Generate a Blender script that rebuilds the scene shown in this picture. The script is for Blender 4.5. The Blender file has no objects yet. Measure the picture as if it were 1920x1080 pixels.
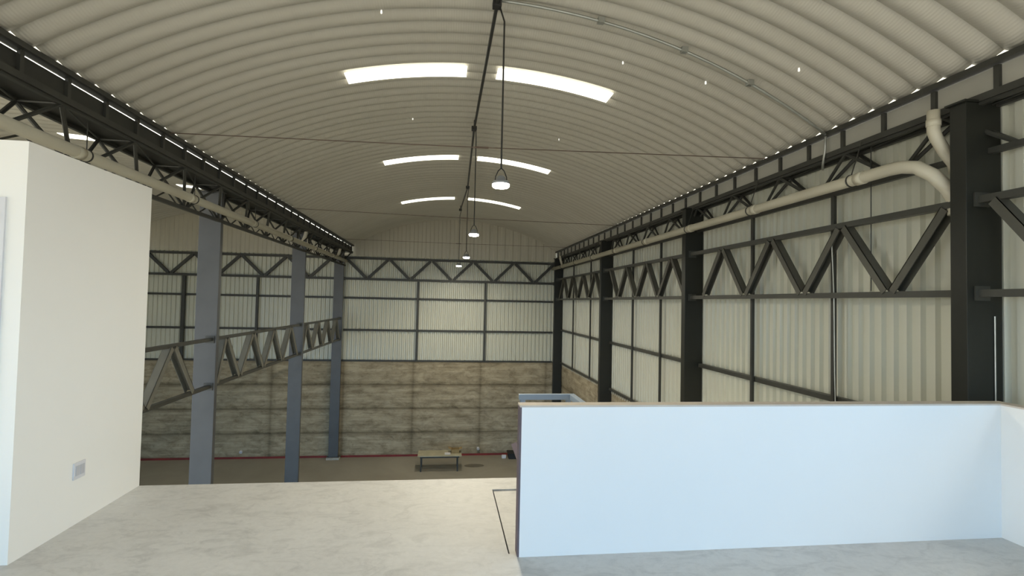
import bpy, bmesh, math, random
from mathutils import Vector, Matrix
random.seed(4)
C = bpy.context.scene.collection
PI = math.pi

# ---------------------------------------------------------------- dimensions (metres)
HC = 1.65                      # eye height above the mezzanine floor (z = 0)
ZF = -4.284                    # hall floor
YE = 20.5                      # end wall
YB = -4.5                      # front of the building, behind the camera
XR, CW, CD = 4.269, 0.332, 0.144   # right column row: inner face, width, depth
XL = -3.782
Z_SP, Z_AP = 3.735, 4.855        # roof springing and crown
XCEN, HALF = 0.43, 3.96
XCEN2 = -7.93                  # neighbouring nave
RAD = (HALF**2 + (Z_AP-Z_SP)**2) / (2*(Z_AP-Z_SP))
RY = [3.815, 8.943, 14.072, 20.2535]     # right column fronts
LY = [9.38, 14.814, 20.247]              # left column fronts

# ---------------------------------------------------------------- materials
def new_mat(name):
    m = bpy.data.materials.new(name); m.use_nodes = True
    nt = m.node_tree
    b = nt.nodes['Principled BSDF']
    return m, nt, b

def ramp(nt, fac, stops):
    r = nt.nodes.new('ShaderNodeValToRGB')
    el = r.color_ramp.elements
    while len(el) < len(stops): el.new(0.5)
    for e, (p, c) in zip(el, stops):
        e.position = p; e.color = (c[0], c[1], c[2], 1)
    nt.links.new(fac, r.inputs['Fac'])
    return r.outputs['Color']

def coords(nt, scale=(1, 1, 1), rot=(0, 0, 0)):
    tc = nt.nodes.new('ShaderNodeTexCoord'); mp = nt.nodes.new('ShaderNodeMapping')
    mp.inputs['Scale'].default_value = scale; mp.inputs['Rotation'].default_value = rot
    nt.links.new(tc.outputs['Object'], mp.inputs['Vector'])
    return mp.outputs['Vector']

def noise(nt, vec, scale, detail=4, rough=0.55, dist=0.0):
    n = nt.nodes.new('ShaderNodeTexNoise')
    n.inputs['Scale'].default_value = scale; n.inputs['Detail'].default_value = detail
    n.inputs['Roughness'].default_value = rough; n.inputs['Distortion'].default_value = dist
    nt.links.new(vec, n.inputs['Vector'])
    return n.outputs['Fac']

def mixc(nt, a, b, fac, mode='MIX'):
    m = nt.nodes.new('ShaderNodeMix'); m.data_type = 'RGBA'; m.blend_type = mode
    for sock, v in ((m.inputs[0], fac), (m.inputs[6], a), (m.inputs[7], b)):
        if hasattr(v, 'is_output'): nt.links.new(v, sock)
        elif isinstance(v, (int, float)): sock.default_value = v
        else: sock.default_value = (v[0], v[1], v[2], 1)
    return m.outputs[2]

def bump(nt, b, h, strength=0.3, dist=0.01):
    n = nt.nodes.new('ShaderNodeBump')
    n.inputs['Strength'].default_value = strength; n.inputs['Distance'].default_value = dist
    nt.links.new(h, n.inputs['Height']); nt.links.new(n.outputs['Normal'], b.inputs['Normal'])

def simple(name, col, rough=0.5, metal=0.0, var=0.12, scale=3.0, spec=0.5):
    m, nt, b = new_mat(name)
    f = noise(nt, coords(nt), scale, 5)
    lo = [c*(1-var) for c in col]; hi = [min(1, c*(1+var)) for c in col]
    nt.links.new(ramp(nt, f, [(0.3, lo), (0.7, hi)]), b.inputs['Base Color'])
    b.inputs['Roughness'].default_value = rough; b.inputs['Metallic'].default_value = metal
    b.inputs['Specular IOR Level'].default_value = spec
    return m

def emit(name, col, s):
    m, nt, b = new_mat(name)
    b.inputs['Base Color'].default_value = (0.8, 0.8, 0.78, 1)
    b.inputs['Emission Color'].default_value = (*col, 1); b.inputs['Emission Strength'].default_value = s
    return m

M = {}
M['steel_dark'] = simple('near black steel paint', (0.021, 0.022, 0.018), 0.4, 0.0, 0.15, 1.6, 0.35)
M['steel_left'] = simple('steel paint with daylight tint', (0.085, 0.088, 0.092), 0.42, 0.0, 0.15, 1.6)  # left columns: daylight's lift and blue tint put into the base colour
M['steel'] = simple('dark grey steel paint', (0.050, 0.050, 0.042), 0.42, 0.0, 0.2, 1.6)
M['bar'] = simple('dark primer steel bar', (0.040, 0.040, 0.034), 0.5, 0.0, 0.2, 4)
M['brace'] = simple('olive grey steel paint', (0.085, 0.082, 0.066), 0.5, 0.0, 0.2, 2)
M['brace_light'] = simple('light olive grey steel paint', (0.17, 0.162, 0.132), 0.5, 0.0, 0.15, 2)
M['outlet'] = simple('pale grey plastic', (0.55, 0.54, 0.55), 0.35, 0, 0.03)
M['blue_steel'] = simple('blue grey rail paint', (0.25, 0.30, 0.36), 0.35, 0.0, 0.08, 4)
M['pipe'] = simple('cream plastic pipe', (0.60, 0.56, 0.44), 0.4, 0.0, 0.06, 2)
M['fascia'] = simple('grey fascia sheet', (0.40, 0.39, 0.34), 0.5, 0.0, 0.1, 1.5)
M['gutter'] = simple('dull gutter and unlit fascia', (0.035, 0.035, 0.030), 0.6, 0.0, 0.2, 1.5)
M['conduit'] = simple('galvanised conduit', (0.42, 0.43, 0.40), 0.35, 0.6, 0.1, 6)
M['cable'] = simple('black cable', (0.02, 0.02, 0.018), 0.5)
M['rod'] = simple('red brown tie rod', (0.12, 0.08, 0.06), 0.5)
M['white_plastic'] = simple('white plastic', (0.72, 0.70, 0.70), 0.35, 0, 0.03)
M['lamp_body'] = simple('grey lamp housing', (0.30, 0.31, 0.32), 0.4, 0.3, 0.05)
M['lamp_lens'] = emit('lit lamp lens', (1.0, 0.96, 0.86), 40)
M['skylight'] = emit('daylit translucent roof sheet', (1.0, 0.97, 0.84), 2.4)
M['leak'] = emit('daylight leak glow', (1.0, 0.97, 0.9), 0.7)
M['red'] = simple('red painted kerb', (0.20, 0.022, 0.018), 0.6, 0, 0.3, 2)
M['wood_top'] = simple('pale worn table board', (0.42, 0.38, 0.26), 0.6, 0, 0.2, 3)
M['cardboard'] = simple('brown cardboard', (0.30, 0.21, 0.09), 0.8, 0, 0.15, 5)
M['pink'] = simple('faded pink board', (0.42, 0.30, 0.28), 0.7, 0, 0.1, 3)
M['black'] = simple('black plastic', (0.02, 0.02, 0.02), 0.6)
M['door_dark'] = simple('grey door panel', (0.22, 0.23, 0.22), 0.5, 0, 0.05)
M['cap'] = simple('raw beige cap edge', (0.56, 0.49, 0.41), 0.7, 0, 0.08, 8)
M['edge_shade'] = simple('shaded purple grey end face', (0.13, 0.10, 0.11), 0.7, 0, 0.1, 8)
M['plinth'] = simple('pale concrete pad', (0.42, 0.40, 0.35), 0.9, 0, 0.15, 6)
M['stain'] = simple('oily concrete', (0.14, 0.125, 0.095), 0.5, 0, 0.3, 6)
M['gap'] = simple('shadow gap filler', (0.03, 0.027, 0.025), 0.9)

def sheet_mat(name, col):
    m, nt, b = new_mat(name)
    v = coords(nt, (0.6, 0.6, 0.18))
    f = noise(nt, v, 2.2, 6, 0.6)
    c = ramp(nt, f, [(0.30, [x*0.94 for x in col]), (0.70, col)])
    nt.links.new(c, b.inputs['Base Color'])
    b.inputs['Roughness'].default_value = 0.34
    return m
M['sheet'] = sheet_mat('off white profiled sheet', (0.62, 0.615, 0.51))
M['sheet_gable'] = sheet_mat('off white gable sheet', (0.52, 0.49, 0.40))

def roof_mat():
    m, nt, b = new_mat('beige arched roof sheet')
    f = noise(nt, coords(nt, (0.25, 1.2, 0.25)), 1.4, 4)
    nt.links.new(ramp(nt, f, [(0.3, (0.50, 0.475, 0.405)), (0.7, (0.55, 0.525, 0.455))]), b.inputs['Base Color'])
    b.inputs['Roughness'].default_value = 0.5
    uv = nt.nodes.new('ShaderNodeUVMap'); uv.uv_map = 'arc'
    w = nt.nodes.new('ShaderNodeTexWave'); w.wave_type = 'BANDS'; w.bands_direction = 'X'
    w.inputs['Scale'].default_value = 11          # fine crimps along the arch
    nt.links.new(uv.outputs['UV'], w.inputs['Vector'])
    bump(nt, b, w.outputs['Fac'], 0.22, 0.005)
    return m
M['roof'] = roof_mat()

def plaster(name, col):
    m, nt, b = new_mat(name)
    v = coords(nt)
    f = noise(nt, v, 0.9, 5)
    nt.links.new(ramp(nt, f, [(0.3, [x*0.97 for x in col]), (0.7, col)]), b.inputs['Base Color'])
    b.inputs['Roughness'].default_value = 0.6
    bump(nt, b, noise(nt, v, 60, 3), 0.08, 0.002)
    return m
M['white_wall'] = plaster('white painted board', (0.86, 0.85, 0.82))

def slab_mat():
    m, nt, b = new_mat('trowelled pale concrete')
    v = coords(nt)
    big = noise(nt, v, 0.7, 4, 0.55, 0.4)
    swirl = noise(nt, coords(nt, (1, 2.0, 1), (0, 0, 0.5)), 3.6, 10, 0.74, 1.1)
    fine = noise(nt, v, 22, 8, 0.7)
    c = ramp(nt, big, [(0.3, (0.555, 0.545, 0.52)), (0.7, (0.66, 0.65, 0.62))])
    c2 = ramp(nt, swirl, [(0.30, (0.72, 0.72, 0.72)), (0.52, (1, 1, 1)), (0.70, (1.0, 1.0, 1.0)), (0.80, (1.18, 1.18, 1.18))])
    c = mixc(nt, c, c2, 0.9, 'MULTIPLY')
    c3 = ramp(nt, fine, [(0.3, (0.86, 0.86, 0.86)), (0.6, (1.04, 1.04, 1.04))])
    c = mixc(nt, c, c3, 0.5, 'MULTIPLY')
    nt.links.new(c, b.inputs['Base Color'])
    nt.links.new(ramp(nt, swirl, [(0.3, (0.45,)*3), (0.7, (0.7,)*3)]), b.inputs['Roughness'])
    bump(nt, b, swirl, 0.10, 0.01)
    return m
M['slab'] = slab_mat()

def hall_floor_mat():
    m, nt, b = new_mat('hall concrete floor')
    v = coords(nt)
    f = noise(nt, v, 0.45, 6, 0.6, 0.6)
    nt.links.new(ramp(nt, f, [(0.3, (0.27, 0.245, 0.19)), (0.7, (0.35, 0.32, 0.255))]), b.inputs['Base Color'])
    b.inputs['Roughness'].default_value = 0.55
    return m
M['hall_floor'] = hall_floor_mat()

def concrete_wall_mat():
    # board-marked cast concrete: horizontal board streaks, lift lines, honeycombing, vertical panel joints
    m, nt, b = new_mat('board marked concrete')
    st = noise(nt, coords(nt, (0.35, 0.35, 5.5)), 2.2, 8, 0.65, 0.3)
    blot = noise(nt, coords(nt, (1, 1, 2.2)), 1.7, 9, 0.72, 0.5)
    holes = noise(nt, coords(nt, (1, 1, 1.2)), 9.0, 5, 0.7)
    c = ramp(nt, st, [(0.25, (0.28, 0.228, 0.147)), (0.5, (0.41, 0.342, 0.23)), (0.75, (0.54, 0.458, 0.32))])
    c2 = ramp(nt, blot, [(0.36, (0.5, 0.48, 0.43)), (0.54, (1, 1, 1)), (0.72, (1.2, 1.2, 1.15))])
    c = mixc(nt, c, c2, 0.8, 'MULTIPLY')
    c3 = ramp(nt, holes, [(0.30, (0.55, 0.53, 0.48)), (0.42, (1, 1, 1))])
    c = mixc(nt, c, c3, 0.7, 'MULTIPLY')
    # pour lines every ~0.87 m in height
    tc = nt.nodes.new('ShaderNodeTexCoord'); sx = nt.nodes.new('ShaderNodeSeparateXYZ')
    nt.links.new(tc.outputs['Object'], sx.inputs[0])
    def band(sock, period, phase, width):
        a = nt.nodes.new('ShaderNodeMath'); a.operation = 'ADD'; a.inputs[1].default_value = phase
        nt.links.new(sock, a.inputs[0])
        wob = nt.nodes.new('ShaderNodeMath'); wob.operation = 'MULTIPLY_ADD'; wob.inputs[1].default_value = 0.10
        nt.links.new(blot, wob.inputs[0]); nt.links.new(a.outputs[0], wob.inputs[2])
        p = nt.nodes.new('ShaderNodeMath'); p.operation = 'PINGPONG'; p.inputs[1].default_value = period/2
        nt.links.new(wob.outputs[0], p.inputs[0])
        return ramp(nt, p.outputs[0], [(0.0, (0.32, 0.30, 0.25)), (width, (0.72, 0.71, 0.68)), (width*3.0, (1, 1, 1))])
    c = mixc(nt, c, band(sx.outputs[2], 0.90, 0.62, 0.05), 0.85, 'MULTIPLY')
    c = mixc(nt, c, band(sx.outputs[0], 2.58, 1.08, 0.07), 0.6, 'MULTIPLY')
    nt.links.new(c, b.inputs['Base Color'])
    b.inputs['Roughness'].default_value = 0.85
    bump(nt, b, st, 0.4, 0.02)
    return m
M['concrete'] = concrete_wall_mat()

# ---------------------------------------------------------------- mesh helpers
class MB:
    """collects simple solids into ONE mesh"""
    def __init__(s): s.v = []; s.f = []
    def add(s, vs, fs):
        n = len(s.v); s.v += [tuple(p) for p in vs]; s.f += [tuple(i+n for i in f) for f in fs]; return s
    def box(s, x0, x1, y0, y1, z0, z1):
        vs = [(x, y, z) for x in (x0, x1) for y in (y0, y1) for z in (z0, z1)]
        return s.add(vs, [(0,1,3,2), (4,6,7,5), (0,4,5,1), (2,3,7,6), (0,2,6,4), (1,5,7,3)])
    def bar(s, a, b, w, h=None, up=(0, 0, 1)):
        h = h or w; a = Vector(a); b = Vector(b); d = (b-a).normalized(); u = Vector(up)
        if abs(d.dot(u)) > 0.98: u = Vector((0, 1, 0))
        r = d.cross(u).normalized(); u = r.cross(d)
        vs = [p + r*sx*w/2 + u*sz*h/2 for p in (a, b) for sx, sz in ((-1,-1), (1,-1), (1,1), (-1,1))]
        return s.add(vs, [(3,2,1,0), (4,5,6,7), (0,1,5,4), (1,2,6,5), (2,3,7,6), (3,0,4,7)])
    def channel(s, a, b, w, h, nrm, th=0.008):
        """U section; the open side faces nrm"""
        a = Vector(a); b = Vector(b); d = (b-a).normalized(); nv = Vector(nrm); sd = d.cross(nv).normalized()
        s.bar(a-nv*(h/2-th/2), b-nv*(h/2-th/2), w, th, up=nrm)
        for q in (-1, 1):
            o = sd*q*(w/2-th/2)
            s.bar(a+o, b+o, th, h, up=nrm)
        return s
    def tube(s, pts, r, n=10):
        pts = [Vector(p) for p in pts]; rings = []
        d0 = (pts[1]-pts[0]).normalized()
        u = Vector((0, 0, 1)) if abs(d0.z) < 0.9 else Vector((0, 1, 0))
        vs = []
        for i, p in enumerate(pts):
            if i == 0: d = d0
            elif i == len(pts)-1: d = (pts[-1]-pts[-2]).normalized()
            else: d = ((pts[i]-pts[i-1]).normalized() + (pts[i+1]-pts[i]).normalized()).normalized()
            a = d.cross(u)
            if a.length < 1e-4: a = d.cross(Vector((1, 0, 0)))
            a.normalize(); u = a.cross(d).normalized()
            vs += [p + (a*math.cos(2*PI*k/n) + u*math.sin(2*PI*k/n))*r for k in range(n)]
        fs = []
        for i in range(len(pts)-1):
            for k in range(n):
                fs.append((i*n+k, i*n+(k+1) % n, (i+1)*n+(k+1) % n, (i+1)*n+k))
        fs.append(tuple(reversed(range(n)))); fs.append(tuple(range((len(pts)-1)*n, len(pts)*n)))
        return s.add(vs, fs)
    def lathe(s, prof, cx=0, cy=0, n=20):
        vs = []
        for r, z in prof: vs += [(cx + r*math.cos(2*PI*k/n), cy + r*math.sin(2*PI*k/n), z) for k in range(n)]
        fs = [(i*n+k, i*n+(k+1) % n, (i+1)*n+(k+1) % n, (i+1)*n+k) for i in range(len(prof)-1) for k in range(n)]
        fs.append(tuple(reversed(range(n)))); fs.append(tuple(range((len(prof)-1)*n, len(prof)*n)))
        return s.add(vs, fs)
    def build(s, name, mat, parent=None, bevel=0, smooth=False):
        me = bpy.data.meshes.new(name)
        off = Vector((0, 0, 0))
        if parent is not None:
            off = WORLD.get(parent.name, Vector((0, 0, 0)))
        me.from_pydata([tuple(Vector(p)-off) for p in s.v], [], s.f)
        bm = bmesh.new(); bm.from_mesh(me); bmesh.ops.recalc_face_normals(bm, faces=bm.faces)
        if bevel: bmesh.ops.bevel(bm, geom=list(bm.edges), offset=bevel, segments=2, affect='EDGES', profile=0.7)
        if smooth:
            for f in bm.faces: f.smooth = len(f.verts) <= 4
        bm.to_mesh(me); bm.free()
        me.materials.append(mat)
        o = bpy.data.objects.new(name, me); C.objects.link(o)
        if parent is not None: o.parent = parent
        WORLD[o.name] = off
        return o
WORLD = {}

def tag(o, label, cat, group=None, kind=None):
    if label: o['label'] = label
    if cat: o['category'] = cat
    if group: o['group'] = group
    if kind: o['kind'] = kind
    return o
def thing(name, label, cat, loc, group=None):
    o = bpy.data.objects.new(name, None); o.empty_display_size = 0.1; C.objects.link(o)
    o.location = loc; WORLD[o.name] = Vector(loc)
    return tag(o, label, cat, group)
def struct(o): o['kind'] = 'structure'; return o

# ---------------------------------------------------------------- the shell
def roof_z(x, xc=XCEN, off=0.0):
    return Z_AP - RAD + math.sqrt(max(0, (RAD-off)**2 - (x-xc)**2))

PITCH = 0.262
def arched_roof(name, xc, y0, y1):
    """self-supporting arched roof: scalloped panels side by side, each bulging inwards"""
    amp = 0.060; sub = 8; nx = 60
    a0 = math.asin(HALF/RAD)
    ys = []
    n = int(round((y1-y0)/PITCH))
    for k in range(n):
        for j in range(sub): ys.append((y0 + (k + j/sub)*PITCH, j/sub))
    ys.append((y0+n*PITCH, 0))
    vs = []; uvs = []
    for y, u in ys:
        off = amp*math.sin(PI*u)
        for i in range(nx+1):
            a = -a0 + 2*a0*i/nx
            r = RAD - off + amp*0.5
            vs.append((xc + r*math.sin(a), y, Z_AP-RAD + r*math.cos(a))); uvs.append((a*RAD, y))
    fs = [(j*(nx+1)+i, j*(nx+1)+i+1, (j+1)*(nx+1)+i+1, (j+1)*(nx+1)+i) for j in range(len(ys)-1) for i in range(nx)]
    me = bpy.data.meshes.new(name); me.from_pydata(vs, [], fs)
    uv = me.uv_layers.new(name='arc')
    for l in me.loops: uv.data[l.index].uv = uvs[l.vertex_index]
    me.materials.append(M['roof'])
    for p in me.polygons: p.use_smooth = True
    # creases stay sharp
    bm = bmesh.new(); bm.from_mesh(me); bm.verts.ensure_lookup_table()
    for e in bm.edges:
        j0, j1 = e.verts[0].index//(nx+1), e.verts[1].index//(nx+1)
        if j0 == j1 and j0 % sub == 0: e.smooth = False
    bm.to_mesh(me); bm.free()
    o = bpy.data.objects.new(name, me); C.objects.link(o)
    sm = o.modifiers.new('thick', 'SOLIDIFY'); sm.thickness = 0.004; sm.offset = 1
    return struct(o)
arched_roof('ceiling', XCEN, YB, YE+0.4)
arched_roof('ceiling.001', XCEN2, YB, YE+0.4)

def profiled(name, mat, axis, plane, a0, a1, z0, z1f, sign, pitch=0.155, depth=0.042, skin=0.004):
    """trapezoidal wall sheet. axis 'x': runs along x at y=plane; ribs point to sign*normal"""
    prof = []; a = a0
    while a < a1:
        for t, d in ((0.0, 0), (0.30, 0), (0.42, 1), (0.78, 1), (0.90, 0)):
            q = a + t*pitch
            if q <= a1: prof.append((q, d*depth))
        a += pitch
    prof.append((a1, 0))
    vs = []
    for q, d in prof:
        for z in (z0, z1f(q)):
            vs.append((q, plane+sign*d, z) if axis == 'x' else (plane+sign*d, q, z))
    fs = [(2*i, 2*i+2, 2*i+3, 2*i+1) for i in range(len(prof)-1)]
    me = bpy.data.meshes.new(name); me.from_pydata(vs, [], fs); me.materials.append(mat)
    o = bpy.data.objects.new(name, me); C.objects.link(o)
    sm = o.modifiers.new('thick', 'SOLIDIFY'); sm.thickness = skin; sm.offset = 0
    return struct(o)
ZS = -0.70                                           # top of concrete, bottom of sheeting
profiled('wall_back', M['sheet'], 'x', YE+0.10, -12.2, 4.75, ZS-0.1, lambda q: 3.30, -1)
def gable_top(q):
    for xc in (XCEN, XCEN2):
        if abs(q-xc) < HALF: return roof_z(q, xc)+0.05
    return Z_SP+0.35
profiled('wall_back.001', M['sheet_gable'], 'x', YE+0.13, -12.2, 4.75, 3.20, gable_top, -1, pitch=0.31, depth=0.02)
profiled('wall_right', M['sheet'], 'y', 4.66, 2.2, YE+0.2, ZS-0.1, lambda q: 3.44, -1)
struct(MB().box(4.62, 4.66, YB, 2.2, -0.8, 0.35).box(4.62, 4.66, YB, 2.2, 3.2, 3.44).box(4.62, 4.66, YB, YB+0.4, 0.35, 3.2).build('wall_right.002', M['sheet']))   # unseen side opening behind the camera, added to light office wall and floor
struct(MB().box(-12.4, 5.0, YE, YE+0.35, ZF, ZS).build('wall_back.002', M['concrete']))
struct(MB().box(4.62, 4.95, YB, YE, ZF, ZS).build('wall_right.001', M['concrete']))
struct(MB().box(-12.6, 5.0, YB-6, YE+0.4, ZF-0.2, ZF).build('floor', M['hall_floor']))
struct(profiled('wall_left', M['sheet'], 'y', -12.1, 6.0, YE+0.2, ZF, lambda q: 3.75, 1))
# front of the building behind the camera: sheeting over a wide daylight opening
struct(MB().box(-4.0, 4.7, YB-0.1, YB, 3.3, 4.9).box(-4.0, -3.3, YB-0.1, YB, 0, 3.3).box(4.3, 4.7, YB-0.1, YB, 0, 3.3)
       .box(-12.2, -4.0, YB-0.1, YB, 0.6, 4.9).build('wall_front', M['sheet']))

# mezzanine slab with the landing notch
NX0, NX1, NY1 = 0.455, 1.9, 4.66
YS = 4.955
sl = MB()
sl.box(-3.70, 4.62, YB, 3.47, -0.22, 0); sl.box(-3.70, NX0, 3.47, YS, -0.22, 0)
sl.box(NX0, 4.62, NY1, YS, -0.22, 0); sl.box(NX1, 4.62, 3.47, NY1, -0.22, 0)
struct(sl.build('floor_mezzanine', M['slab']))

# office box on the left: outer walls with a doorway in the face towards the camera
OX, OY0, OY1, OZ = -2.579, 3.577, 4.975, 2.585
DJ, DH = -2.715, 2.20
wl = MB()
wl.box(OX-0.1, OX, OY0, OY1-0.02, 0, OZ)                          # side
wl.box(DJ, OX-0.1, OY0, OY0+0.1, 0, OZ); wl.box(-3.55, DJ, OY0, OY0+0.1, DH, OZ); wl.box(-3.70, -3.55, OY0, OY0+0.1, 0, OZ)
wl.box(-3.70, OX-0.1, OY1-0.12, OY1-0.02, 0, OZ); wl.box(-3.70, -3.60, OY0+0.1, OY1-0.12, 0, OZ)
wl.box(-3.60, OX-0.1, OY0+0.1, OY1-0.12, OZ-0.08, OZ)
M['office_wall'] = plaster('warm white painted board', (0.92, 0.885, 0.81))
struct(wl.build('wall_left_office', M['office_wall']))
dr = struct(MB().box(-3.53, DJ-0.03, OY0+0.03, OY0+0.07, 0.01, DH-0.03).build('door_1', M['door_dark'], bevel=0.003))
df = MB(); df.box(DJ-0.035, DJ+0.03, OY0-0.012, OY0+0.04, 0, DH+0.03); df.box(-3.58, DJ-0.035, OY0-0.012, OY0+0.04, DH-0.03, DH+0.03); df.box(-3.58, -3.53, OY0-0.012, OY0+0.04, 0, DH-0.03)
struct(df.build('trim_1', M['white_plastic']))

# parapet
PX0, PX1, PY, PZ = 0.506, 4.10, 3.418, 0.978
pp = thing('parapet', 'long low white parapet across the right of the mezzanine edge', 'parapet', (2.3, PY, 0))
MB().box(PX0+0.012, PX1, PY, PY+0.10, 0, PZ-0.012).box(PX1, PX1+0.10, YB+0.2, PY+0.10, 0, PZ-0.012).build('body', M['white_wall'], pp)
o = MB().box(PX0, PX1, PY-0.004, PY+0.104, PZ-0.012, PZ).box(PX1-0.004, PX1+0.104, YB+0.2, PY+0.104, PZ-0.012, PZ).build('cap', M['cap'], pp); o['label'] = 'thin raw beige cap along the top edge'
o = MB().box(PX0, PX0+0.012, PY+0.004, PY+0.10, 0, PZ-0.012).build('shaded_end', M['edge_shade'], pp); o['label'] = 'end face coloured dark for its shaded side'  # shade of the parapet end put into its dark colour

# ---------------------------------------------------------------- columns
def column(x0, x1, y0, y1, zb, zt, label, row, plinth=False, mt='steel_dark'):
    t = thing('steel_column', label, 'column', ((x0+x1)/2, (y0+y1)/2, zb), row)
    z0 = zb
    if plinth:
        MB().box(x0-0.06, x1+0.06, y0-0.1, y1+0.06, zb, zb+0.07).build('plinth', M['plinth'], t, 0.01)['label'] = 'pale concrete pad'
        z0 = zb+0.07
    MB().box(x0-0.05, x1+0.05, y0-0.05, y1+0.05, z0, z0+0.02).build('base_plate', M[mt], t)
    MB().box(x0, x1, y0, y1, z0+0.02, zt-0.015).build('shaft', M[mt], t, 0.008)
    MB().box(x0-0.03, x1+0.03, y0-0.02, y1+0.02, zt-0.015, zt).build('cap_plate', M[mt], t)
    return t
rl = ['massive dark steel column nearest on the right, rising behind the white parapet corner',
      'second dark steel column along the right wall, cut off below by the parapet top',
      'third dark steel column along the right wall, halfway to the far corner',
      'dark steel column in the far right corner against the end wall']
for k, y in enumerate(RY):
    zb = 0 if k == 0 else ZF
    column(XR, XR+CW, y, y+CD, zb, 3.42, rl[k], 'steel columns of the right row')
ll = ['nearest and widest blue grey steel column of the left row, beside the white office wall',
      'middle blue grey steel column of the left row, standing on the hall floor',
      'farthest column of the left row, on a pale concrete pad at the end wall']
for k, y in enumerate(LY):
    column(XL-0.348, XL, y, y+0.10, ZF, 3.42, ll[k], 'steel columns of the left row', plinth=(k == 2), mt='steel_left')

# ---------------------------------------------------------------- lattice braces
def brace(label, group, p0, p1, zt, zb, nodes, axis='y', plane=0.0, cw=0.08, dw=0.10, mat='steel', dmat='brace', plates=True, name='brace_truss', depth=None):
    """nodes: list of (coordinate, 't'|'b') panel points in order"""
    mk = (lambda a, z: (plane, a, z)) if axis == 'y' else (lambda a, z: (a, plane, z))
    t = thing(name, label, 'truss', mk((p0+p1)/2, zb), group)
    up = (0, 0, 1)
    MB().bar(mk(p0, zt), mk(p1, zt), cw, cw*0.75).build('top_chord', M[mat], t)
    MB().bar(mk(p0, zb), mk(p1, zb), cw, cw*0.75).build('bottom_chord', M[mat], t)
    for (a, ka), (b, kb) in zip(nodes[:-1], nodes[1:]):
        e = cw*0.375
        za = zt-e if ka == 't' else zb+e; zb_ = zt-e if kb == 't' else zb+e
        # pull the ends apart a little so neighbouring diagonals sit side by side on the chord
        s = dw*0.42*(1 if b > a else -1)
        nrm = (1, 0, 0) if axis == 'y' else (0, 1, 0)
        hh = dw*0.8 if depth is None else depth
        if axis == 'y':
            q = Vector(mk(b-s, zb_)) - Vector(mk(a+s, za))      # U sections, closed side up, open side down
            dn = Vector((0, q.z, -q.y)).normalized()
            if dn.z > 0: dn = -dn
            MB().channel(mk(a+s, za), mk(b-s, zb_), dw, hh, dn).build('diagonal', M[dmat], t)
        else:
            MB().bar(mk(a+s, za), mk(b-s, zb_), dw, hh, up=nrm).build('diagonal', M[dmat], t)
    if plates:
        for a in (p0, p1):
            d = 0.006
            for z in (zt, zb):
                if axis == 'y': MB().box(plane-0.07, plane+0.07, a-d, a+d, z-0.06, z+0.06).build('end_plate', M[mat], t)
                else: MB().box(a-d, a+d, plane-0.07, plane+0.07, z-0.06, z+0.06).build('end_plate', M[mat], t)
    return t
def zig(first, kind, step, n):
    out = []
    for i in range(n): out.append((first+i*step, kind)); kind = 'b' if kind == 't' else 't'
    return out
XC = 4.40
g = 'zigzag brace trusses of the right wall'
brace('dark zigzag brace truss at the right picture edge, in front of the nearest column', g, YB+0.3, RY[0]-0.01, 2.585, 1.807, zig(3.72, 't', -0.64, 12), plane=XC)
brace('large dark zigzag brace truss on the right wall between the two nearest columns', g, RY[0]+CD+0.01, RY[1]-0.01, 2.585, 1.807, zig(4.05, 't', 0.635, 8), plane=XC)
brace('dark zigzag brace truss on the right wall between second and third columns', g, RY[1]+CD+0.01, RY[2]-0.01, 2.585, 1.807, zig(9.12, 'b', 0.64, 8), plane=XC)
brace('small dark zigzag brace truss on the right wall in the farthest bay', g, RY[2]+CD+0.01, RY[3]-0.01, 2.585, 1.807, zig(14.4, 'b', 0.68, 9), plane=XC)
XB = -3.88
g = 'zigzag brace trusses of the left column row'
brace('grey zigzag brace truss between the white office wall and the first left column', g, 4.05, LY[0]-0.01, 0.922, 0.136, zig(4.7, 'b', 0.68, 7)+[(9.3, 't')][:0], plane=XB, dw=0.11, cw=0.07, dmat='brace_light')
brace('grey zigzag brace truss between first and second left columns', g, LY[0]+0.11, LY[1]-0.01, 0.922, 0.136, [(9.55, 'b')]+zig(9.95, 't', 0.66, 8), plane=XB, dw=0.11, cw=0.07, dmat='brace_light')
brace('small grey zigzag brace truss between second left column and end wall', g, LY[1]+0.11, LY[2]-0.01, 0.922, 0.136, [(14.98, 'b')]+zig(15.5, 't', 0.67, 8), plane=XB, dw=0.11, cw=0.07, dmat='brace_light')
g = 'zigzag trusses across the end wall'
yt = YE-0.06
brace('long dark zigzag truss across the hall end wall below the gable', g, XL+0.01, XR-0.01, 3.208, 2.42, zig(-3.75, 't', 0.803, 11), 'x', yt, 0.11, 0.10, 'bar', 'bar')
brace('dark zigzag truss across the end wall of the side bay, left of the columns', g, -12.0, XL-0.36, 3.208, 2.42, zig(-4.25, 't', -0.81, 10), 'x', yt, 0.11, 0.10, 'bar', 'bar')

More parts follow.
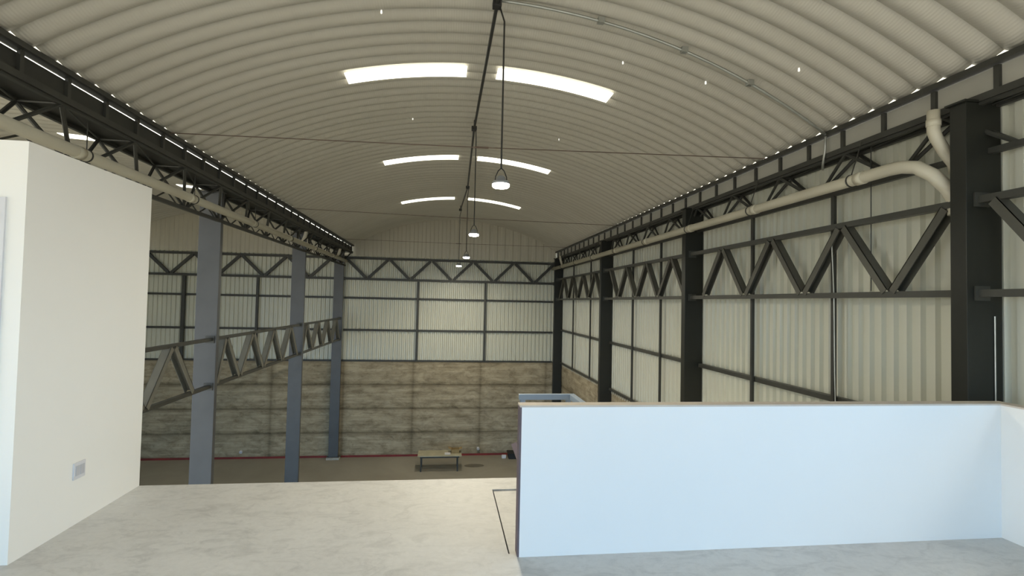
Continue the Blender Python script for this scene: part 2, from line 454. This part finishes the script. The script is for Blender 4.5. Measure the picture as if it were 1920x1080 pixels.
# ---------------------------------------------------------------- girts and posts
def girt(a, b, w, label, cat='rail', name='wall_girt', group=None, mat='steel', lip=(0, 0, -1)):
    """lipped C section: web with two flanges"""
    a = Vector(a); b = Vector(b)
    t = MB().bar(a, b, w, w)
    d = (b-a).normalized()
    o = t.build(name, M[mat])
    bv = o.modifiers.new('round', 'BEVEL'); bv.width = 0.006; bv.segments = 2
    return tag(o, label, cat, group)
xg = 4.565
g = 'sloping-looking horizontal rails of the right wall'
g = 'horizontal rails of the right wall'
girt((xg, RY[0]+CD, 0.598), (xg, RY[1], 0.598), 0.07, 'dark horizontal wall rail low on the right wall in the nearest bay', group=g)
girt((xg, RY[1]+CD, 0.598), (xg, RY[2], 0.598), 0.07, 'dark horizontal wall rail low on the right wall in the middle bay', group=g)
girt((xg, RY[2]+CD, 0.598), (xg, RY[3], 0.598), 0.07, 'dark horizontal wall rail low on the right wall in the farthest bay', group=g)
girt((xg, RY[1]+CD, ZS+0.03), (xg, RY[2], ZS+0.03), 0.06, 'dark rail along the concrete top in the right middle bay', group=g)
girt((xg, RY[2]+CD, ZS+0.03), (xg, RY[3], ZS+0.03), 0.06, 'dark rail along the concrete top in the far right bay', group=g)
g = 'horizontal rails of the end wall'
yg = YE+0.03
for z, n in ((1.70, 'upper'), (0.485, 'lower')):
    girt((XL, yg, z), (XR, yg, z), 0.075, n+' dark horizontal rail across the hall end wall sheeting', group=g, mat='bar')
    girt((-12.0, yg, z), (XL-0.36, yg, z), 0.075, n+' dark horizontal rail on the side bay end wall', group=g, mat='bar')
girt((-12.0, yg-0.02, ZS+0.03), (XR, yg-0.02, ZS+0.03), 0.06, 'dark strip where the end wall sheeting meets the concrete', group=g, mat='bar')
def post(x, y, z0, z1, w, label, group):
    o = MB().bar((x, y, z0), (x, y, z1), w, w).build('wall_post', M['bar'])
    bv = o.modifiers.new('round', 'BEVEL'); bv.width = 0.005; bv.segments = 2
    return tag(o, label, 'post', group)
g = 'thin posts of the end wall'
post(-1.03, yg-0.075, ZS+0.06, 2.37, 0.075, 'thin dark post left of centre on the hall end wall', g)
post(1.56, yg-0.075, ZS+0.06, 2.37, 0.075, 'thin dark post right of centre on the hall end wall', g)
post(-9.43, yg-0.075, ZS+0.06, 2.37, 0.11, 'thick dark post on the end wall beside the white office wall', g)
post(-6.88, yg-0.075, ZS+0.06, 2.37, 0.085, 'thin dark post on the end wall between the first two left columns', g)
g = 'thin posts of the right wall'
for (y, lab) in ((5.60, 'thin dark post right of the middle of the nearest right wall bay'), (7.23, 'thin dark post near the second column in the nearest right wall bay'),
                 (10.55, 'thin dark post nearer in the middle right wall bay'), (12.2, 'thin dark post farther in the middle right wall bay'),
                 (15.9, 'thin dark post nearer in the far right wall bay'), (18.1, 'thin dark post farther in the far right wall bay')):
    post(4.50, y, ZS+0.06, 3.0, 0.045, lab, g)

# ---------------------------------------------------------------- gutters and their lattice girders
def eaves(side):
    L = side == 'left'
    xi, xo = (-3.535, -3.97) if L else (4.39, 4.70)
    sg = -1 if L else 1
    y0, y1 = YB+0.1, YE+0.085
    t = thing('eaves_gutter', 'long dark eaves gutter with slit of daylight along the left roof edge' if L else 'long eaves gutter with grey fascia along the right roof edge', 'gutter', (xi, 8, 3.43))
    def bx(a, b, z0, z1): return MB().box(min(a, b), max(a, b), y0, y1, z0, z1)
    bx(xi-sg*0.05, xi+sg*0.05, 3.66, 3.710).build('top_rail', M['bar'], t)
    bx(xi+sg*0.052, xi+sg*0.07, 3.66, 3.80).build('light_stop_strip', M['roof'], t)  # added strip behind the rail, blocks daylight at the crease ends
    bx(xi-sg*0.02, xi+sg*0.05, 3.405, 3.465).build('bottom_rail', M['bar'], t)
    if L:
        bx(xi+sg*0.02, xi+sg*0.03, 3.465, 3.628).build('fascia', M['gutter'], t)  # left fascia is unlit; that shade is put in as dark colour
        bx(xo-sg*0.0, xo+sg*0.03, 3.42, 3.72).build('outer_rail', M['bar'], t)
    else:
        bx(xi+sg*0.02, xi+sg*0.03, 3.465, 3.655).build('fascia', M['fascia'], t)
    bx(xi+sg*0.03, xo, 3.435, 3.45).build('trough', M['gutter'], t)
    y = 4.22-0.555*15
    while y < y1:
        if y > y0: MB().box(min(xi-sg*0.01, xi+sg*0.02), max(xi-sg*0.01, xi+sg*0.02), y-0.022, y+0.022, 3.465, 3.655).build('fascia_post', M['bar'], t)
        y += 0.555
    # triangular lattice girder below
    zt, zb = 3.40, (2.92 if L else 3.0)
    xb = -3.80 if L else 4.50
    xa, xz = xi+sg*0.02, xo-sg*0.03
    if not L: xz = 4.575
    g = thing('lattice_girder', 'dark triangular lattice girder of thin bars under the left gutter' if L else 'dark triangular lattice girder of thin bars under the right gutter', 'girder', (xb, 8, zb))
    MB().bar((xa, y0, zt), (xa, y1, zt), 0.04, 0.04).build('top_chord', M['bar'], g)
    MB().bar((xz, y0, zt), (xz, y1, zt), 0.04, 0.04).build('top_chord', M['bar'], g)
    MB().bar((xb, y0, zb), (xb, y1, zb), 0.05, 0.05).build('bottom_chord', M['bar'], g)
    if L:
        MB().bar((xb-0.06, y0, zb+0.17), (xb-0.06, y1, zb+0.17), 0.03, 0.03).build('middle_chord', M['bar'], g)
        yy = 4.0; k = 0
        while yy + 0.31 < y1:
            MB().tube([(xb-0.03, yy, zb+(0.01 if k % 2 else 0.16)), (xb-0.03, yy+0.31, zb+(0.16 if k % 2 else 0.01))], 0.011, 6).build('lacing_bar', M['bar'], g)
            yy += 0.31; k += 1
    p = 1.16; y = 4.73 - p*1 if not L else 4.7
    y = y - p
    while y + p/2 < y1:
        for dy in (-p/2, p/2):
            for xx in (xa, xz):
                MB().tube([(xx, y+dy, zt-0.01), (xb, y+dy*0.06, zb+0.015)], 0.020, 6).build('web_bar', M['bar'], g)
        MB().tube([(xa, y+p/2, zt), (xz, y+p/2, zt)], 0.013, 6).build('cross_bar', M['bar'], g)
        MB().tube([(xa, y-p/2, zt), (xz, y+p/2, zt)], 0.011, 6).build('cross_bar', M['bar'], g)
        y += p
eaves('left'); eaves('right')

# ---------------------------------------------------------------- drain pipes
def drain(label, pts, cps, hang_top):
    t = thing('drain_pipe', label, 'pipe', pts[0])
    MB().tube(pts, 0.06, 16).build('pipe', M['pipe'], t, smooth=True)
    x, z = pts[-1][0], pts[-1][2]
    for y in cps:
        MB().tube([(x, y-0.05, z), (x, y+0.05, z)], 0.066, 16).build('coupling', M['pipe'], t, smooth=True)
        hs = MB().tube([(x, y+0.12, z), (x, y+0.135, z)], 0.068, 16).build('hanger_strap', M['bar'], t, smooth=True)
        MB().tube([(x, y+0.1275, z+0.06), (x+(0.12 if x > 0 else -0.0), y+0.1275, hang_top)], 0.006, 6).build('hanger_rod', M['bar'], hs)
    return t
zp = 2.998
drain('long cream drain pipe hung along the right wall, bending down behind the nearest column',
      [(4.42, 4.045, 2.50), (4.42, 4.05, 2.62), (4.36, 4.07, 2.74), (4.27, 4.12, 2.86), (4.215, 4.22, 2.95), (4.20, 4.36, zp-0.01), (4.20, 4.5, zp), (4.20, YE-0.25, zp)],
      [4.85, 6.7, 8.6, 10.6, 12.6, 14.6, 16.6, 18.6], 3.42)
drain('long cream drain pipe hung along the left column row above the office wall',
      [(-3.70, YB+0.3, 3.066), (-3.70, YE-0.25, 3.066)], [-1.5, 0.5, 2.6, 5.75, 8.1, 10.6, 13.0, 15.4, 17.8], 3.42)
def downpipe(x, y, zt, zm, dx, label):
    t = thing('downpipe', label, 'pipe', (x, y, zm), 'short cream downpipes under the gutters')
    MB().tube([(x, y, zt), (x, y, zm+0.16), (x+dx*0.12, y, zm+0.10), (x+dx*0.5, y, zm-0.02), (x+dx*0.92, y, zm-0.12), (x+dx, y, zm-0.2)], 0.05, 14).build('pipe', M['pipe'], t, smooth=True)
    MB().tube([(x, y, zm+0.2), (x, y, zm+0.26)], 0.056, 14).build('socket_collar', M['pipe'], t, smooth=True)
downpipe(4.20+0.04, 4.02+0.06, 3.42, 3.08, 0.22, 'short cream downpipe elbow under the gutter beside the nearest right column')
downpipe(4.36, RY[2]+0.30, 3.42, 3.22, 0.1, 'short cream downpipe above the third right column')
downpipe(4.36, RY[3]-0.55, 3.42, 3.22, 0.1, 'tiny cream downpipe above the far right corner column')
downpipe(-3.72, LY[1]-0.25, 3.42, 3.25, -0.1, 'short cream downpipe above the middle left column')
downpipe(-3.72, LY[2]-1.1, 3.42, 3.25, -0.1, 'tiny cream downpipe at the far end of the left gutter')

# ---------------------------------------------------------------- roof fittings
def skylight(xc, a0, a1, yc, label, group):
    w = 0.33; n = 24; s = MB()
    off = 0.036
    A0, A1 = math.asin(a0/RAD), math.asin(a1/RAD)
    vs = []
    for i in range(n+1):
        a = A0 + (A1-A0)*i/n
        for y in (yc-w/2, yc+w/2):
            for r in (RAD-off, RAD-off+0.012):
                vs.append((xc + r*math.sin(a), y, Z_AP-RAD + r*math.cos(a)))
    fs = []
    for i in range(n):
        b = i*4; c = b+4
        fs += [(b, c, c+2, b+2), (b+1, b+3, c+3, c+1), (b, b+1, c+1, c), (b+2, c+2, c+3, b+3)]
    fs += [(0, 2, 3, 1), (4*n, 4*n+1, 4*n+3, 4*n+2)]
    s.add(vs, fs)
    tag(s.build('roof_skylight', M['skylight']), label, 'skylight', group)
for y, n in ((7.18, 'nearest'), (11.55, 'middle'), (16.2, 'farthest')):
    skylight(XCEN, -1.82, -0.21, y, 'glowing curved skylight strip left of the ridge, %s pair' % n, 'hall skylights')
    skylight(XCEN, 0.21, 1.84, y, 'glowing curved skylight strip right of the ridge, %s pair' % n, 'hall skylights')
for y, n in ((7.18, 'nearest'), (11.55, 'middle'), (16.2, 'farthest')):
    skylight(XCEN2, 0.21, 1.84, y, 'skylight strip in the side bay roof, %s one seen through the left girder' % n, 'side bay skylights')

# ridge conduit with boxes
rc = thing('ridge_conduit', 'dark conduit running along under the roof ridge with junction boxes', 'conduit', (0.45, 5, 4.70))
RP = [(0.46, 0.5, 4.72), (0.455, 5.27, 4.70), (0.437, 9.18, 4.70), (0.53, 14.0, 4.70), (0.44, 17.5, 4.70)]
MB().tube(RP, 0.02, 8).build('pipe', M['cable'], rc, smooth=True)
for p in RP[1:]:
    MB().box(p[0]-0.045, p[0]+0.045, p[1]-0.045, p[1]+0.045, p[2]-0.035, p[2]+0.035).build('junction_box', M['black'], rc, 0.006)
    MB().tube([(p[0], p[1], p[2]+0.03), (p[0], p[1], roof_z(p[0])+0.0)], 0.008, 6).build('hanger', M['cable'], rc)
# arch conduit
ac = thing('arched_conduit', 'silver conduit following the roof curve from the ridge down to the right gutter', 'conduit', (2.4, 5.5, 4.5))
pts = []
for i in range(25):
    x = 0.46 + (4.33-0.46)*i/24
    pts.append((x, 5.33+0.20*i/24, roof_z(x, XCEN, 0.075)))
MB().tube(pts, 0.016, 8).build('pipe', M['conduit'], ac, smooth=True)
for i in (7, 13, 18):
    p = Vector(pts[i]); MB().box(p.x-0.035, p.x+0.035, p.y-0.03, p.y+0.03, p.z-0.022, p.z+0.04).build('clip', M['conduit'], ac, 0.004)
MB().tube([pts[-1], (4.355, 5.55, 3.68), (4.355, 5.56, 3.5), (4.36, 5.60, 3.36), (4.40, 5.66, 3.30)], 0.014, 8).build('flexible_tail', M['conduit'], ac, smooth=True)
# tie rods
for (y, y2, n) in ((7.04, 6.63, 'nearest'), (12.46, 13.05, 'middle'), (18.4, 18.6, 'farthest')):
    t = thing('tie_rod', 'thin %s tie rod stretched across the hall under the roof' % n, 'rod', (XCEN, (y+y2)/2, 3.69), 'roof tie rods')
    MB().tube([(-3.52, y, 3.69), (XCEN, (y+y2)/2, 3.675), (4.37, y2, 3.69)], 0.006, 6).build('rod', M['rod'], t)
    MB().tube([(XCEN-0.09, (y+y2)/2, 3.675), (XCEN+0.09, (y+y2)/2, 3.675)], 0.013, 8).build('turnbuckle', M['rod'], t)
# tiny glowing caps standing in for daylight through roof holes
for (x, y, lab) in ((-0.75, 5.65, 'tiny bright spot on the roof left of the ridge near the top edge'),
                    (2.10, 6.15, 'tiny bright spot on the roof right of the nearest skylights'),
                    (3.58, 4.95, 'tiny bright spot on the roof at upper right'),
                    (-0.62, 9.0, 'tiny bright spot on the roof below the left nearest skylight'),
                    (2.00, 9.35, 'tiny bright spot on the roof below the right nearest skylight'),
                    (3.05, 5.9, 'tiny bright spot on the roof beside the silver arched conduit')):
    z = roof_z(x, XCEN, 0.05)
    o = MB().lathe([(0.008, z+0.03), (0.011, z+0.01), (0.011, z-0.004), (0.006, z-0.010)], x, y, 10).build('roof_light_leak', M['leak'])
    tag(o, lab, 'light_leak', 'bright daylight leaks in the roof')

# ---------------------------------------------------------------- pendant lamps
LAMPS = [(0.53, 5.22, 'nearest and largest glowing pendant lamp hanging under the ridge'),
         (0.477, 9.21, 'second glowing pendant lamp hanging in front of the end gable'),
         (0.54, 14.04, 'third small pendant lamp just above the end wall truss'),
         (0.43, 17.5, 'farthest tiny pendant lamp in front of the end wall truss')]
for i, (x, y, lab) in enumerate(LAMPS):
    z = 2.82
    t = thing('pendant_lamp', lab, 'lamp', (x, y, z), 'high bay lamps on the ridge conduit')
    MB().tube([(RP[i+1][0]+0.03, RP[i+1][1], 4.68), (x, y, 4.5), (x, y, z+0.17)], 0.009, 6).build('cord', M['cable'], t)
    MB().tube([(x, y, z+0.18), (x-0.03, y, z+0.15), (x-0.055, y, z+0.09), (x-0.06, y, z+0.04)], 0.006, 6).tube([(x, y, z+0.18), (x+0.03, y, z+0.15), (x+0.055, y, z+0.09), (x+0.06, y, z+0.04)], 0.006, 6).build('hook', M['black'], t)
    hs = MB().lathe([(0.025, z+0.10), (0.045, z+0.085), (0.05, z+0.055), (0.078, z+0.045), (0.09, z+0.030), (0.09, z+0.014)], x, y, 24).build('housing', M['lamp_body'], t, smooth=True)
    ln = MB().lathe([(0.084, z+0.014), (0.086, z-0.006), (0.076, z-0.018), (0.05, z-0.023)], x, y, 24).build('lens', M['lamp_lens'], hs); ln['label'] = 'glowing white lens'
    ld = bpy.data.lights.new('lamp_glow', 'AREA'); ld.shape = 'DISK'; ld.size = 0.18; ld.energy = 50 if i == 0 else 85; ld.color = (1.0, 0.92, 0.74); ld.spread = PI
    lo = bpy.data.objects.new('lamp_glow', ld); C.objects.link(lo); lo.parent = t; lo.location = (0, 0, -0.036)

# ---------------------------------------------------------------- wires on the right wall
o = MB().tube([(4.36, 5.46, 2.45), (4.44, 5.52, 1.8), (4.45, 5.52, 0.9), (4.46, 5.50, 0.0), (4.47, 5.40, -0.2)], 0.007, 6).build('hanging_wire', M['conduit'])
tag(o, 'pale wire hanging down the right wall from the brace truss top chord', 'wire')
o = MB().tube([(4.44, 4.99, 3.42), (4.44, 4.99, 1.85)], 0.005, 6).build('hanging_wire', M['cable'])
tag(o, 'thin dark wire hanging from the right gutter past the brace truss', 'wire')
o = MB().tube([(4.52, RY[0]-0.008, 1.62), (4.52, RY[0]-0.008, 0.02)], 0.006, 6).build('column_cable', M['conduit'])
tag(o, 'thin pale cable running down the face of the nearest right column', 'cable')

# ---------------------------------------------------------------- mezzanine details
lp = MB().box(NX0+0.012, NX1, 3.485, NY1-0.012, -0.16, -0.012).build('floor_panel', M['slab'])
tag(lp, 'flush concrete landing panel in the floor behind the parapet end', 'panel')
so = thing('wall_socket', 'white double socket plate low on the office side wall', 'socket', (OX, 4.17, 0.384))
sp = MB().box(OX, OX+0.010, 4.11, 4.23, 0.325, 0.443).build('plate', M['white_plastic'], so, 0.003)
for yy in (4.145, 4.195):
    b = MB().box(OX+0.009, OX+0.014, yy-0.02, yy+0.02, 0.35, 0.42).build('outlet', M['outlet'], sp, 0.002); b['label'] = 'pale grey outlet insert'

rg = thing('stair_railing', 'blue grey tubular stair railing peeking over the left end of the parapet', 'railing', (0.95, 4.72, 0))
rz = 0.80
MB().bar((0.685, 4.72, rz), (1.20, 4.72, rz), 0.05, 0.05).build('top_rail', M['blue_steel'], rg, 0.006)
MB().bar((1.175, 4.72, rz), (1.175, 3.72, rz), 0.05, 0.05).build('return_rail', M['blue_steel'], rg, 0.006)
MB().bar((0.685, 4.72, 0.4), (1.20, 4.72, 0.4), 0.03, 0.03).build('mid_rail', M['blue_steel'], rg)
for x, y in ((0.72, 4.72), (1.14, 4.72), (1.175, 3.74)):
    MB().bar((x, y, 0 if y > 4 else -0.012), (x, y, rz-0.025), 0.045, 0.045).build('post', M['blue_steel'], rg, 0.004)

# ---------------------------------------------------------------- things on the hall floor
def at(x, y): return (x, y, ZF)
tb = thing('work_table', 'low table with pale board top and thin dark legs near the end wall', 'table', at(-0.06, 18.85))
tx0, tx1, ty0, ty1, th = -0.80, 0.72, 18.55, 19.25, 0.56
MB().box(tx0, tx1, ty0, ty1, ZF+th-0.035, ZF+th).build('top', M['wood_top'], tb, 0.006)
MB().box(tx0+0.08, tx1-0.08, ty0+0.05, ty1-0.05, ZF+th-0.09, ZF+th-0.035).build('apron', M['bar'], tb)
for x in (tx0+0.12, tx1-0.14):
    for y in (ty0+0.07, ty1-0.07):
        MB().bar((x, y, ZF), (x, y, ZF+th-0.09), 0.045, 0.045).build('leg', M['bar'], tb)
cb = thing('cardboard_box', 'small open brown cardboard box on the right end of the table', 'box', (0.5, 18.98, ZF+th))
bx0, bx1, by0, by1, bz = 0.36, 0.64, 18.84, 19.12, ZF+th
MB().box(bx0, bx1, by0, by1, bz, bz+0.006).box(bx0, bx0+0.006, by0, by1, bz, bz+0.13).box(bx1-0.006, bx1, by0, by1, bz, bz+0.13).box(bx0, bx1, by0, by0+0.006, bz, bz+0.13).box(bx0, bx1, by1-0.006, by1, bz, bz+0.13).build('body', M['cardboard'], cb)
MB().bar((bx0, by0+0.14, bz+0.13), (bx0-0.1, by0+0.14, bz+0.17), 0.26, 0.005).build('flap', M['cardboard'], cb)
MB().bar((bx1, by0+0.14, bz+0.13), (bx1+0.1, by0+0.14, bz+0.16), 0.26, 0.005).build('flap', M['cardboard'], cb)
pa = MB().box(0.13, 0.33, 18.70, 18.90, bz, bz+0.02).build('paper_pad', M['white_plastic'], None, 0.002)
tag(pa, 'small pale paper pad lying on the table beside the cardboard box', 'paper')

for x, lab in ((-7.25, 'small white round wall fitting low on the end wall between the left columns'), (1.42, 'small white round wall fitting low on the end wall right of the table')):
    f = MB().tube([(x, YE, ZF+0.27), (x, YE-0.05, ZF+0.27), (x, YE-0.09, ZF+0.25)], 0.055, 12).build('wall_fitting', M['white_plastic'], smooth=True)
    tag(f, lab, 'fitting', 'white wall fittings')
struct(MB().box(-12.0, XL-0.45, YE-0.03, YE, ZF, ZF+0.07).box(XL+0.07, XR-0.1, YE-0.03, YE, ZF, ZF+0.07).build('baseboard_back', M['red']))
ct = thing('storage_crate', 'dark low crate at the end wall partly behind the parapet', 'crate', at(2.85, 20.1))
MB().box(2.55, 3.15, 19.9, 20.35, ZF, ZF+0.18).build('body', M['black'], ct, 0.01)
MB().box(2.52, 3.18, 19.87, 20.38, ZF+0.18, ZF+0.21).build('rim', M['black'], ct, 0.006)
bd = MB().bar((2.95, 19.82, ZF+0.02), (2.72, 19.84, ZF+0.62), 0.22, 0.03, up=(0, 1, 0)).build('leaning_board', M['pink'])
tag(bd, 'faded pink board leaning against the dark crate', 'board')
bt = MB().box(2.30, 2.46, 20.0, 20.12, ZF, ZF+0.12).build('paint_tub', M['white_plastic'], None, 0.02)
tag(bt, 'small pale tub on the floor left of the dark crate', 'tub')
st = MB().lathe([(0.001, 0), (0.30, 0.001), (0.36, 0.0005)], 0, 0, 28).build('oil_stain', M['stain'])
st.location = (1.2, 19.2, ZF+0.001); st.scale = (1, 0.55, 1)
tag(st, 'dark oil stain on the hall floor right of the table', 'stain')

# ---------------------------------------------------------------- camera (matches the tilt of the photograph)
yaw, pitch, roll, f, cy = 0.1266, 0.0324, 0.0212, 983.86, 535.13
c1, s1, c2, s2 = math.cos(yaw), math.sin(yaw), math.cos(pitch), math.sin(pitch)
fw = Vector((s1*c2, c1*c2, s2)); rt = Vector((c1, -s1, 0)); up = rt.cross(fw)
r2 = rt*math.cos(roll) + up*math.sin(roll); u2 = up*math.cos(roll) - rt*math.sin(roll)
cd = bpy.data.cameras.new('camera'); cam = bpy.data.objects.new('camera', cd); C.objects.link(cam)
cd.sensor_width = 36; cd.lens = f/1920*36; cd.shift_y = -(540-cy)/1920; cd.clip_start = 0.05
cam.matrix_world = Matrix(((r2.x, u2.x, -fw.x, 0), (r2.y, u2.y, -fw.y, 0), (r2.z, u2.z, -fw.z, HC), (0, 0, 0, 1)))
bpy.context.scene.camera = cam

# ---------------------------------------------------------------- sky
w = bpy.data.worlds.new('sky'); bpy.context.scene.world = w; w.use_nodes = True
nt = w.node_tree; bg = nt.nodes['Background']
tc = nt.nodes.new('ShaderNodeTexCoord'); sx = nt.nodes.new('ShaderNodeSeparateXYZ')
nt.links.new(tc.outputs['Generated'], sx.inputs[0])
ry = ramp(nt, sx.outputs[1], [(0.0, (0.0,)*3), (1.0, (1,)*3)])
mr = nt.nodes.new('ShaderNodeMapRange'); mr.inputs[1].default_value = -0.75; mr.inputs[2].default_value = 0.25
nt.links.new(sx.outputs[1], mr.inputs[0])
me_ = nt.nodes.new('ShaderNodeMapRange'); me_.inputs[1].default_value = 0.25; me_.inputs[2].default_value = 0.8   # paler higher up
nt.links.new(sx.outputs[2], me_.inputs[0])
mx = nt.nodes.new('ShaderNodeMath'); mx.operation = 'MAXIMUM'
nt.links.new(mr.outputs[0], mx.inputs[0]); nt.links.new(me_.outputs[0], mx.inputs[1])
sky = mixc(nt, (0.100, 0.238, 0.405), (0.98, 0.955, 0.87), mx.outputs[0])
mz = nt.nodes.new('ShaderNodeMapRange'); mz.inputs[1].default_value = -0.08; mz.inputs[2].default_value = 0.02
nt.links.new(sx.outputs[2], mz.inputs[0])
nt.links.new(mixc(nt, (0.25, 0.235, 0.20), sky, mz.outputs[0]), bg.inputs['Color'])
bg.inputs['Strength'].default_value = 9.2

vs = bpy.context.scene.view_settings
vs.view_transform = 'Standard'; vs.look = 'None'; vs.gamma = 1; vs.use_curve_mapping = False
vs.exposure = 0.09
